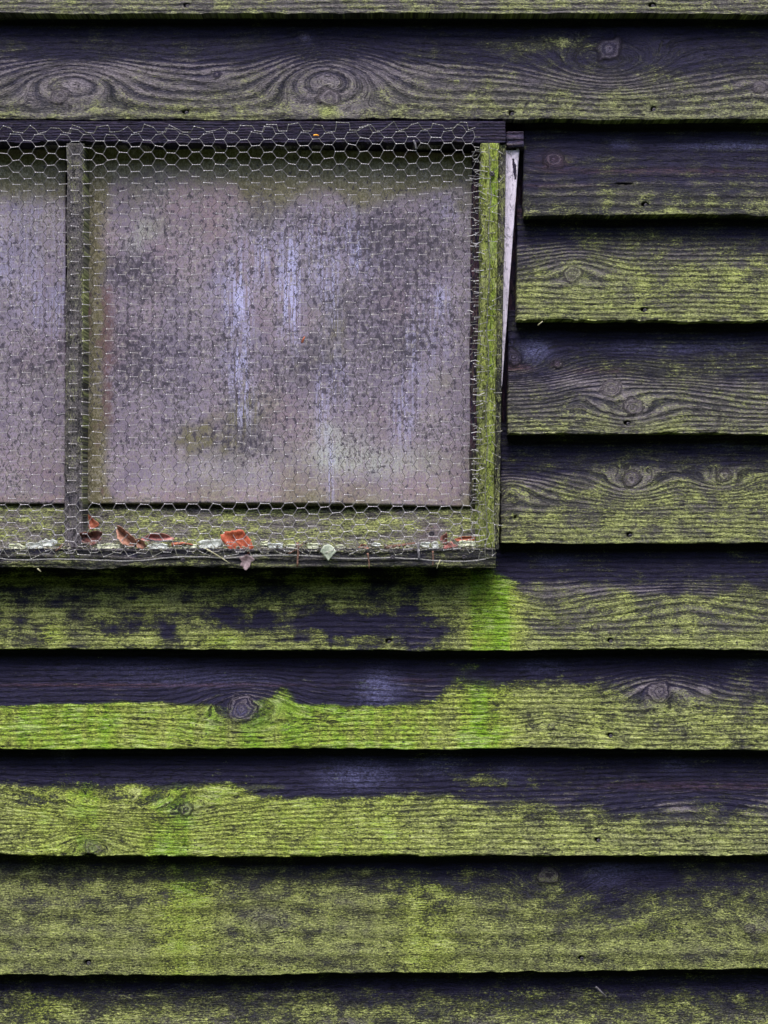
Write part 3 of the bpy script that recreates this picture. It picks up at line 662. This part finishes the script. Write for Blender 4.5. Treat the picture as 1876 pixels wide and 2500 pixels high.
def net(c0, c1, rows, shift=(0, 0), keep=lambda x, y: True, jam=1., squash=None, tag_=0, dirt0=0.):
    def pt(x, y, key):
        if squash: x, y = squash(x, y)
        X, Y, d = warp(x, y, key, jam)
        return X + shift[0], Y + shift[1], d + (.0012 * tag_)
    def dirt(x, y):
        return min(1., dirt0 + .1 + (.8 if (y < 335 or y > 1330) else 0) * random.random() + (.95 if x > 1150 else 0) * random.random())
    for c in range(c0, c1 + 1):
        for r in range(rows[0], rows[1] + 1):
            x = X00 + c * CX; y = Y00 + r * CY + (CY / 2 if c % 2 else 0)
            if not keep(x, y): continue
            L = pt(x - 9.6, y, (tag_, c, r, 0)); R = pt(x + 9.6, y, (tag_, c, r, 1))
            a, b = np.array(P3(L)), np.array(P3(R))
            dd = dirt(x, y)
            near = 0 <= x + 60 and x > -60
            if near:
                nn = 11
                pts = [a + (b - a) * t for t in np.linspace(0, 1, nn)]
                tube(pts, 0, 5, .42 + .2 * max(min(1, max(0, (500 - y) / 130)), min(1, max(0, (y - 1190) / 50))), dd, twist=(.00064, .00036, 1.6))  # twists painted lighter near the net's top and bottom
                # the open loop where the two wires part
                e = a + (b - a) * .02
                tube([e + (a - b) * .06, e, e + (b - a) * .08], [.0004, .0010, .0004], 5, 1., dd)
            else:
                tube([a, b], .0006, 3, 1., dd)
            for sgn in (1, -1):
                yy = y + sgn * CY / 2; xx = x + CX
                if not keep(xx, yy) or c == c1: continue
                r2 = int(round((yy - Y00 - (CY / 2 if (c + 1) % 2 else 0)) / CY))
                if r2 < rows[0] or r2 > rows[1]: continue
                L2 = pt(xx - 9.6, yy, (tag_, c + 1, r2, 0))
                a2 = np.array(P3(L2)); mid = (b + a2) / 2 + np.array((random.gauss(0, .0004), random.gauss(0, .0004), random.gauss(0, .0004)))
                if near: tube([b, (b * .6 + mid * .4), mid, (a2 * .6 + mid * .4), a2], RW * (.8 if 430 < y < 1215 else .9), 4, .0 + .26 * max(min(1, max(0, (500 - y) / 130)), min(1, max(0, (y - 1190) / 50))), dd)  # strand colour brightened toward top and bottom as if lit
                else: tube([b, a2], RW, 3, .3, dd)
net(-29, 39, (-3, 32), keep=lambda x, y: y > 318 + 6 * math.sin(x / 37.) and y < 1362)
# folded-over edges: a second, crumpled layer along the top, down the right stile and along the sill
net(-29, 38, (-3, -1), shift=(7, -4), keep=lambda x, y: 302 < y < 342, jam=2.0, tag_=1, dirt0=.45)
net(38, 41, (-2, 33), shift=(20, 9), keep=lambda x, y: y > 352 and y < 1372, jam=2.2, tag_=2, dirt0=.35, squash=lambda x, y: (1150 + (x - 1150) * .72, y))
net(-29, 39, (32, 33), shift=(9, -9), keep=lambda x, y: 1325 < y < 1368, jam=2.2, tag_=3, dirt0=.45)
# selvedge wire along the sill and down the stile
for off in (0, 1.4):
    pts = [P3((x, 1361 + off + 5 * math.sin(x / 140.) + 2.5 * math.sin(x / 41.) + 5 * float(fbm(x / 60, 0, 3, 2)), .1195 + .0015 * math.sin(x / 23.))) for x in range(-840, 1190, 9)]
    tube(pts, .00034, 4, .6, .6)
    pts = [P3((1196 - (y - 360) * .012 + off + 2.5 * math.sin(y / 33.) + 5 * float(fbm(y / 30, 0, 8, 2)), y, FR + .006 + .0015 * math.sin(y / 19.))) for y in range(352, 1345, 8)]
    tube(pts, .0003, 4, .3, .9)
# loose strands bent down and in along the right side
for k in range(70):
    y = 370 + k * 13.8 + random.uniform(-4, 4); x = random.uniform(1140, 1166); l = random.uniform(14, 34)
    a = (x, y, FR + .003); 
    tube([P3(a), P3((x + l * .5, y + random.uniform(-3, 3), FR + random.uniform(.002, .006))), P3((x + l, y + random.uniform(-7, 7), FR + .003))], RW, 4, random.choice((.2, .9)), random.random())
me = bpy.data.meshes.new('wire_netting'); me.from_pydata(WV, [], WF)
for nm, arr in (('bright', WB), ('dirt', WD)):
    at = me.attributes.new(nm, 'FLOAT', 'POINT'); at.data.foreach_set('value', np.array(arr, np.float32))
me.materials.append(WIRE); me.shade_smooth()
link(bpy.data.objects.new('wire_netting', me), win)

# nails holding the net on the sill and stile
for (x, y, s) in [(178, 1362, 1.1), (448, 1368, 1.), (951 + 8, 1361, .9), (1133, 1360, .9), (1203, 353 + 68, 1.1)]:
    nail(x, y, .1185 if y > 1300 else FR + .004, .115, win, s)
nail(1054, 1302, .079, .07, win, 1.1)

# ------------------------------------------------------------------ leaves, flakes and twigs on the sill
def leaf_mat(name, c1, c2, rough=.6):
    return plain(name, c1, c2, scale=140., rough=rough, spec=.3, bump=.0006, det=5.)
ORANGE = leaf_mat('orange_leaf', (.22, .035, .018), (.46, .12, .06))
BROWN = leaf_mat('brown_leaf', (.16, .07, .045), (.36, .19, .14))
RUSTY = leaf_mat('rust_leaf', (.20, .04, .02), (.34, .12, .07))
MAROON = leaf_mat('maroon_leaf', (.03, .012, .012), (.17, .07, .06), .4)
PINK = leaf_mat('pinkish_leaf', (.20, .05, .05), (.36, .17, .15))
MAUVE = leaf_mat('mauve_leaf', (.12, .08, .09), (.26, .20, .22))
GREENISH = leaf_mat('pale_green_leaf', (.22, .26, .20), (.46, .50, .42))
FLAKE = plain('white_paint_flake', (.22, .24, .20), (.56, .60, .60), scale=160., rough=.7, bump=.0005)
FLAKEG = plain('lichen_flake', (.26, .30, .16), (.58, .60, .48), scale=180., rough=.85, bump=.0006)
TWIG = plain('dry_twig', (.06, .035, .03), (.20, .11, .08), scale=300., rough=.85, bump=.0004)
GREYT = plain('grey_stalk', (.05, .05, .06), (.16, .15, .17), scale=300., rough=.8)
PALET = plain('pale_stalk', (.25, .24, .14), (.45, .42, .28), scale=300., rough=.8)
def leaf(name, outline, mid, dep, mat, label, group=None, curl=.008, thick=.0005, fold=.5, seed=0, cat='leaf', rag=1.2, tilt=0.):
    """outline in picture units (star shaped about `mid`), blade cupped and folded along its long axis"""
    pts = []
    n = len(outline)
    for i in range(n):
        a, b = np.array(outline[i], float), np.array(outline[(i + 1) % n], float)
        L = np.linalg.norm(b - a); k = max(1, int(L / 3.5))
        for j in range(k):
            q = a + (b - a) * j / k
            nrm = (q - np.array(mid)); nrm = nrm / (np.linalg.norm(nrm) + 1e-9)
            pts.append(q + nrm * rag * 1.6 * (vn(len(pts) * .7, seed, seed) - .5) * 2)
    pts = np.array(pts); m = np.array(mid, float)
    ctr = pts - m; cov = ctr.T @ ctr; w_, ev = np.linalg.eigh(cov); ax = ev[:, 1]; px = ev[:, 0]
    ext = np.abs(ctr @ px).max(); el = np.abs(ctr @ ax).max()
    verts, faces = [], []; RINGS = (.0, .2, .4, .6, .8, 1.)
    def dz(q):
        a = (q - m) @ px / ext; l = (q - m) @ ax / el
        return curl * (fold * abs(a) ** 1.2 + (1 - fold) * l * l + .45 * float(fbm(q[0] / 16, q[1] / 16, seed, 3)) + .12 * abs(math.sin(l * 9)) * abs(a)) + tilt * l
    for ri, rr in enumerate(RINGS):
        if ri == 0: verts.append(W(m[0], m[1], dep + dz(m), dep)); continue
        for q in pts:
            p_ = m + (q - m) * rr; verts.append(W(p_[0], p_[1], dep + dz(p_), dep))
    n = len(pts)
    for i in range(n):
        faces.append((0, 1 + i, 1 + (i + 1) % n))
    for ri in range(1, len(RINGS) - 1):
        b0 = 1 + (ri - 1) * n; b1 = 1 + ri * n
        for i in range(n): faces.append((b0 + i, b1 + i, b1 + (i + 1) % n, b0 + (i + 1) % n))
    o0 = verts[0]
    vv = [(a - o0[0], b - o0[1], c - o0[2]) for a, b, c in verts]
    o = mesh_obj(name, vv, faces, mat, label=label, cat=cat, group=group); o.location = o0
    sd = o.modifiers.new('solid', 'SOLIDIFY'); sd.thickness = thick; sd.offset = 0
    return o
def rib(leafobj, a, b, dep, mat, r=.00045):
    """the raised midrib"""
    loc = leafobj.location
    pts = [np.array(W(*(np.array(a) + (np.array(b) - np.array(a)) * t), dep, dep)) - np.array(loc) for t in np.linspace(0, 1, 6)]
    vs, fs = [], []
    for i, p in enumerate(pts):
        for k in range(5):
            an = 2 * math.pi * k / 5; rr = r * (1 - .6 * i / 5)
            vs.append((p[0] + rr * math.cos(an), p[1] + rr * math.sin(an), p[2] + rr * math.cos(an) * .6))
    for i in range(5):
        for k in range(5): fs.append((i * 5 + k, i * 5 + (k + 1) % 5, (i + 1) * 5 + (k + 1) % 5, (i + 1) * 5 + k))
    return mesh_obj('midrib', vs, fs, mat, leafobj)
G1 = 'fallen leaves caught behind the netting on the sill'
o = leaf('fallen_leaf', [(541, 1306), (556, 1297), (577, 1293), (594, 1297), (603, 1309), (614, 1317), (616, 1329), (622, 1338), (611, 1350), (601, 1353), (590, 1346), (577, 1351), (566, 1345), (556, 1333), (545, 1322)], (582, 1322), .108, ORANGE,
     'bright orange-red crinkled round leaf on the window sill', G1, curl=.010, seed=3, fold=.3, rag=2.)
rib(o, (612, 1345), (548, 1305), .1095, RUSTY)
o = leaf('fallen_leaf', [(288, 1284), (299, 1285), (314, 1300), (331, 1312), (338, 1322), (334, 1336), (322, 1337), (305, 1328), (290, 1314), (286, 1298)], (310, 1312), .104, BROWN, 'largest curled brown leaf near the wooden mullion, lying diagonally', G1, curl=.016, seed=5, fold=.8)
rib(o, (332, 1334), (291, 1287), .105, RUSTY)
leaf('fallen_leaf', [(330, 1318), (342, 1314), (354, 1322), (360, 1334), (352, 1339), (340, 1338), (334, 1329)], (346, 1328), .109, BROWN, 'small rolled brown leaf tip against the largest diagonal brown leaf', G1, curl=.012, seed=6, fold=.7)
leaf('fallen_leaf', [(346, 1316), (362, 1306), (385, 1301), (400, 1302), (412, 1306), (426, 1314), (424, 1319), (400, 1319), (372, 1320), (354, 1321)], (385, 1312), .100, PINK, 'long pinkish-brown leaf lying flat between the curled brown and orange leaves', G1, curl=.010, seed=7, fold=.7)
leaf('fallen_leaf', [(199, 1301), (210, 1298), (222, 1300), (232, 1295), (244, 1296), (254, 1300), (252, 1316), (240, 1326), (222, 1330), (205, 1322)], (228, 1311), .100, MAROON, 'dark maroon curled leaf at the foot of the mullion', G1, curl=.020, seed=8, fold=.5)
leaf('fallen_leaf', [(217, 1256), (224, 1264), (236, 1272), (245, 1280), (240, 1287), (228, 1290), (220, 1294), (219, 1278)], (227, 1278), .094, RUSTY, 'pointed rusty leaf standing upright beside the mullion', G1, curl=.010, seed=9)
leaf('fallen_leaf', [(1073, 1322), (1078, 1311), (1090, 1299), (1093, 1310), (1089, 1322), (1098, 1325), (1103, 1321), (1108, 1328), (1117, 1331), (1112, 1336), (1103, 1337), (1094, 1338), (1084, 1345), (1081, 1337), (1085, 1329)], (1091, 1328), .108, PINK, 'reddish lobed leaf standing near the right end of the sill', G1, curl=.010, seed=10)
leaf('fallen_leaf', [(586, 1362), (600, 1354), (614, 1357), (622, 1368), (612, 1373), (610, 1384), (603, 1394), (596, 1387), (588, 1379), (592, 1371)], (603, 1370), .1185, MAUVE, 'dull mauve leaf hanging below the bright orange leaf', G1, curl=.008, seed=11)
leaf('fallen_leaf', [(783, 1347), (790, 1332), (803, 1328), (815, 1336), (822, 1346), (812, 1358), (802, 1369), (792, 1358)], (803, 1346), .1215, GREENISH, 'pale grey-green diamond shaped leaf stuck on the sill front', G1, curl=.006, seed=12, fold=.9, rag=.6)
leaf('fallen_leaf', [(1109, 1316), (1128, 1311), (1150, 1309), (1163, 1312), (1160, 1319), (1135, 1321), (1114, 1322)], (1136, 1315), .098, RUSTY, 'narrow dark red leaf scrap behind the netting beside the green stile', G1, curl=.006, seed=13)
leaf('fallen_leaf', [(876, 1336), (882, 1328), (893, 1329), (904, 1339), (890, 1341)], (889, 1335), .106, BROWN, 'small brown leaf scrap right of the pale diamond shaped leaf', G1, curl=.006, seed=14)
def crumbs():
    vs, fs = [], []
    rr = random.Random(9)
    for k in range(900):
        x = rr.uniform(-60, 1200); y = 1339 + rr.gauss(0, 1.5) - (rr.random() ** 4) * 16; d = .104 + rr.random() * .011; r_ = rr.uniform(.0004, .0016) * (1 + (rr.random() < .12))
        if rr.random() < .25: y = rr.uniform(1342, 1352); d = .1155; r_ *= .6
        c = W(x, y, d, .106); b = len(vs)
        ax = [(rr.uniform(.5, 1.9), rr.uniform(.5, 1.2), rr.uniform(.4, 1)) for _ in range(6)]
        for (dx, dy, dz), a in zip([(1, 0, 0), (-1, 0, 0), (0, 1, 0), (0, -1, 0), (0, 0, 1), (0, 0, -1)], ax):
            vs.append((c[0] + dx * r_ * a[0] + rr.uniform(-.2, .2) * r_, c[1] + dy * r_ * a[1], c[2] + dz * r_ * a[2]))
        for f in [(0, 2, 4), (2, 1, 4), (1, 3, 4), (3, 0, 4), (2, 0, 5), (1, 2, 5), (3, 1, 5), (0, 3, 5)]: fs.append(tuple(b + q for q in f))
    m = plain('leaf_and_paint_crumbs', (.035, .028, .022), (.34, .33, .26), scale=130., rough=.9, det=2.)
    mesh_obj('crumbs', vs, fs, m, smooth=False, kind='stuff', label='grit and crumbs of rotted leaf and paint along the window sill', cat='debris')
crumbs()
G2 = 'pale flakes of paint and lichen on the sill'
def flake(pts, mid, mat, label, seed, dep=.106):
    leaf('paint_flake', pts, mid, dep, mat, label, G2, curl=.003, thick=.0022, seed=seed, cat='flake', rag=1.4)
def fl(x0, x1, y0, y1, mat, label, seed, **k):
    r = random.Random(seed); n = 14; pts = []
    cx, cy = (x0 + x1) / 2, (y0 + y1) / 2
    for i in range(n):
        a = 2 * math.pi * i / n; ca, sa = math.cos(a), math.sin(a); q = (abs(ca) ** 7 + abs(sa) ** 7) ** (-1 / 7.)
        f = r.uniform(.72, 1.08); pts.append((cx + ca * q * f * (x1 - x0) / 2, cy + sa * q * f * (y1 - y0) / 2))
    flake(pts, (cx, cy), mat, label, seed, **k)
fl(64, 110, 1322, 1341, FLAKE, 'thin white flake left of the mullion, lower of two', 21)
fl(98, 138, 1316, 1336, FLAKE, 'grey-white curled flake nearest the mullion on its left', 22)
fl(18, 62, 1328, 1342, FLAKEG, 'mottled flake at the left edge of the photo on the sill', 23)
fl(231, 298, 1328, 1341, FLAKEG, 'long pale green flake lying under the largest curled brown leaf', 24)
fl(360, 413, 1326, 1341, FLAKE, 'white flake right of the rolled brown leaf tip', 25)
fl(484, 548, 1318, 1340, FLAKE, 'largest white flake, tucked against the left side of the orange leaf', 26)
fl(440, 482, 1327, 1339, FLAKEG, 'thin yellowish flake left of the largest white flake', 27)
fl(651, 694, 1325, 1340, FLAKE, 'rounded whitish flake right of the orange leaf', 28)
fl(636, 656, 1322, 1333, FLAKEG, 'small grey flake between the orange leaf and the rounded whitish flake', 29)
fl(819, 844, 1331, 1340, FLAKEG, 'tiny yellow-white flake right of the pale diamond leaf', 30)
fl(1025, 1053, 1323, 1338, FLAKE, 'brightest white flake, right of the upright grey stalk', 31)
fl(1054, 1074, 1322, 1342, FLAKE, 'small round white flake left of the reddish lobed leaf', 32)
fl(1118, 1162, 1320, 1335, FLAKEG, 'pale flake below the red leaf scrap beside the stile', 33)
fl(908, 932, 1326, 1334, FLAKE, 'small greyish flake left of the bark strip', 34)
fl(750, 778, 1326, 1340, FLAKEG, 'greenish flake left of the pale diamond leaf', 35)
fl(700, 722, 1330, 1341, FLAKEG, 'greenish crumb just left of the hanging brown blade', 36)

def stick(name, pts, r0, r1, mat, label, cat, group=None, flat=1.):
    c = np.array(W(*pts[0], pts[0][2])); vs, fs = [], []
    P = []
    for i in range(len(pts) - 1):
        for t in (0, .33, .66): P.append(np.array(W(*(np.array(pts[i]) * (1 - t) + np.array(pts[i + 1]) * t), pts[0][2])))
    P.append(np.array(W(*pts[-1], pts[0][2])))
    n = len(P)
    for i, p in enumerate(P):
        t = P[min(i + 1, n - 1)] - P[max(i - 1, 0)]; t = t / np.linalg.norm(t)
        u = np.cross(t, (0, 1, 0)); u = u / (np.linalg.norm(u) + 1e-9); w_ = np.cross(t, u)
        r = lerp(r0, r1, i / (n - 1)) * random.uniform(.85, 1.15)
        for k in range(6):
            an = k * math.pi / 3; vs.append(tuple(p - c + u * r * math.cos(an) + w_ * r * flat * math.sin(an)))
    for i in range(n - 1):
        for k in range(6): fs.append((i * 6 + k, i * 6 + (k + 1) % 6, (i + 1) * 6 + (k + 1) % 6, (i + 1) * 6 + k))
    fs.append(tuple(range(5, -1, -1))); fs.append(tuple((n - 1) * 6 + k for k in range(6)))
    o = mesh_obj(name, vs, fs, mat, label=label, cat=cat, group=group); o.location = tuple(c); return o
G3 = 'twigs and stalks caught in the netting'
stick('twig', [(727, 1325, .112), (729, 1348, .120), (727, 1384, .121)], .0022, .0014, TWIG, 'brown flat blade hanging over the sill left of the diamond leaf', 'twig', G3, .4)
stick('twig', [(705, 1352, .121), (722, 1343, .122), (742, 1326, .121)], .001, .0007, TWIG, 'thin brown twig crossing the hanging brown blade', 'twig', G3)
stick('twig', [(898, 1350, .121), (901, 1370, .1215), (902, 1389, .121)], .0014, .0006, TWIG, 'short reddish needle hanging over the middle of the sill', 'twig', G3, .5)
stick('twig', [(1021, 1324, .112), (1022, 1345, .120), (1024, 1368, .121)], .0022, .0016, GREYT, 'upright dark grey stalk left of the brightest white flake', 'twig', G3, .5)
stick('twig', [(1057, 1345, .120), (1058, 1365, .1205), (1057, 1383, .120)], .0013, .0009, TWIG, 'thin brown stalk hanging below the round white flake', 'twig', G3, .5)
stick('twig', [(1075, 1367, .120), (1070, 1378, .121), (1067, 1388, .119)], .0009, .0004, PALET, 'pale needle hanging from the lower edge of the sill', 'twig', G3)
stick('twig', [(938, 1338, .106), (965, 1334, .107), (1016, 1326, .104)], .0040, .0016, TWIG, 'dark strip of bark lying along the sill', 'twig', G3, .5)
stick('twig', [(420, 1330, .108), (450, 1326, .110), (474, 1331, .107)], .0028, .0010, RUSTY, 'reddish twig left of the largest white flake', 'twig', G3)
stick('twig', [(345, 1312, .103), (380, 1321, .106), (440, 1322, .104)], .0012, .0008, GREYT, 'long thin stem under the pinkish leaf', 'twig', G3)
stick('twig', [(130, 1295, .103), (138, 1312, .107), (140, 1325, .106)], .0010, .0006, GREYT, 'small dark stem standing left of the mullion', 'twig', G3)
stick('twig', [(155, 1328, .112), (148, 1338, .121), (139, 1345, .121)], .0014, .0008, TWIG, 'small reddish twig crossing in front of the mullion foot', 'twig', G3)
stick('twig', [(92, 1388, .114), (97, 1392, .116), (101, 1396, .115)], .0012, .0006, PALET, 'tiny pale stalk under the left part of the sill', 'twig', G3)
stick('twig', [(505, 1341, .120), (532, 1356, .1215), (561, 1375, .120)], .0009, .0007, PALET, 'thin greenish stem slanting down left of the mauve leaf', 'twig', G3)
OFF = 0.
stick('twig', [(1314, 794, .046), (1320, 789, .050), (1325, 785, .048)], .0009, .0005, PALET, 'pale straw under the board edge right of the window', 'twig')
stick('twig', [(1455, 2409, .030), (1466, 2418, .034), (1480, 2432, .033)], .0016, .0008, GREYT, 'forked grey twig on the lowest board', 'twig')
OFF = .038
stick('twig', [(738, 837, .102), (741, 829, .104), (744, 822, .102)], .0017, .0010, RUSTY, 'tiny rusty scrap hanging in the middle of the netting', 'twig', None, .6)
stick('twig', [(1018 - 8, 343, .106), (1014, 352, .108), (1017, 367, .107)], .0018, .0012, GREYT, 'short dark stub hanging from the head rail near the right stile', 'twig')
stick('twig', [(766, 331, .108), (772, 330, .109), (779, 331, .108)], .0014, .0010, plain('orange_lichen', (.6, .2, .02), (.8, .35, .05), rough=.9), 'tiny orange lichen crumb on the dark head rail', 'lichen')
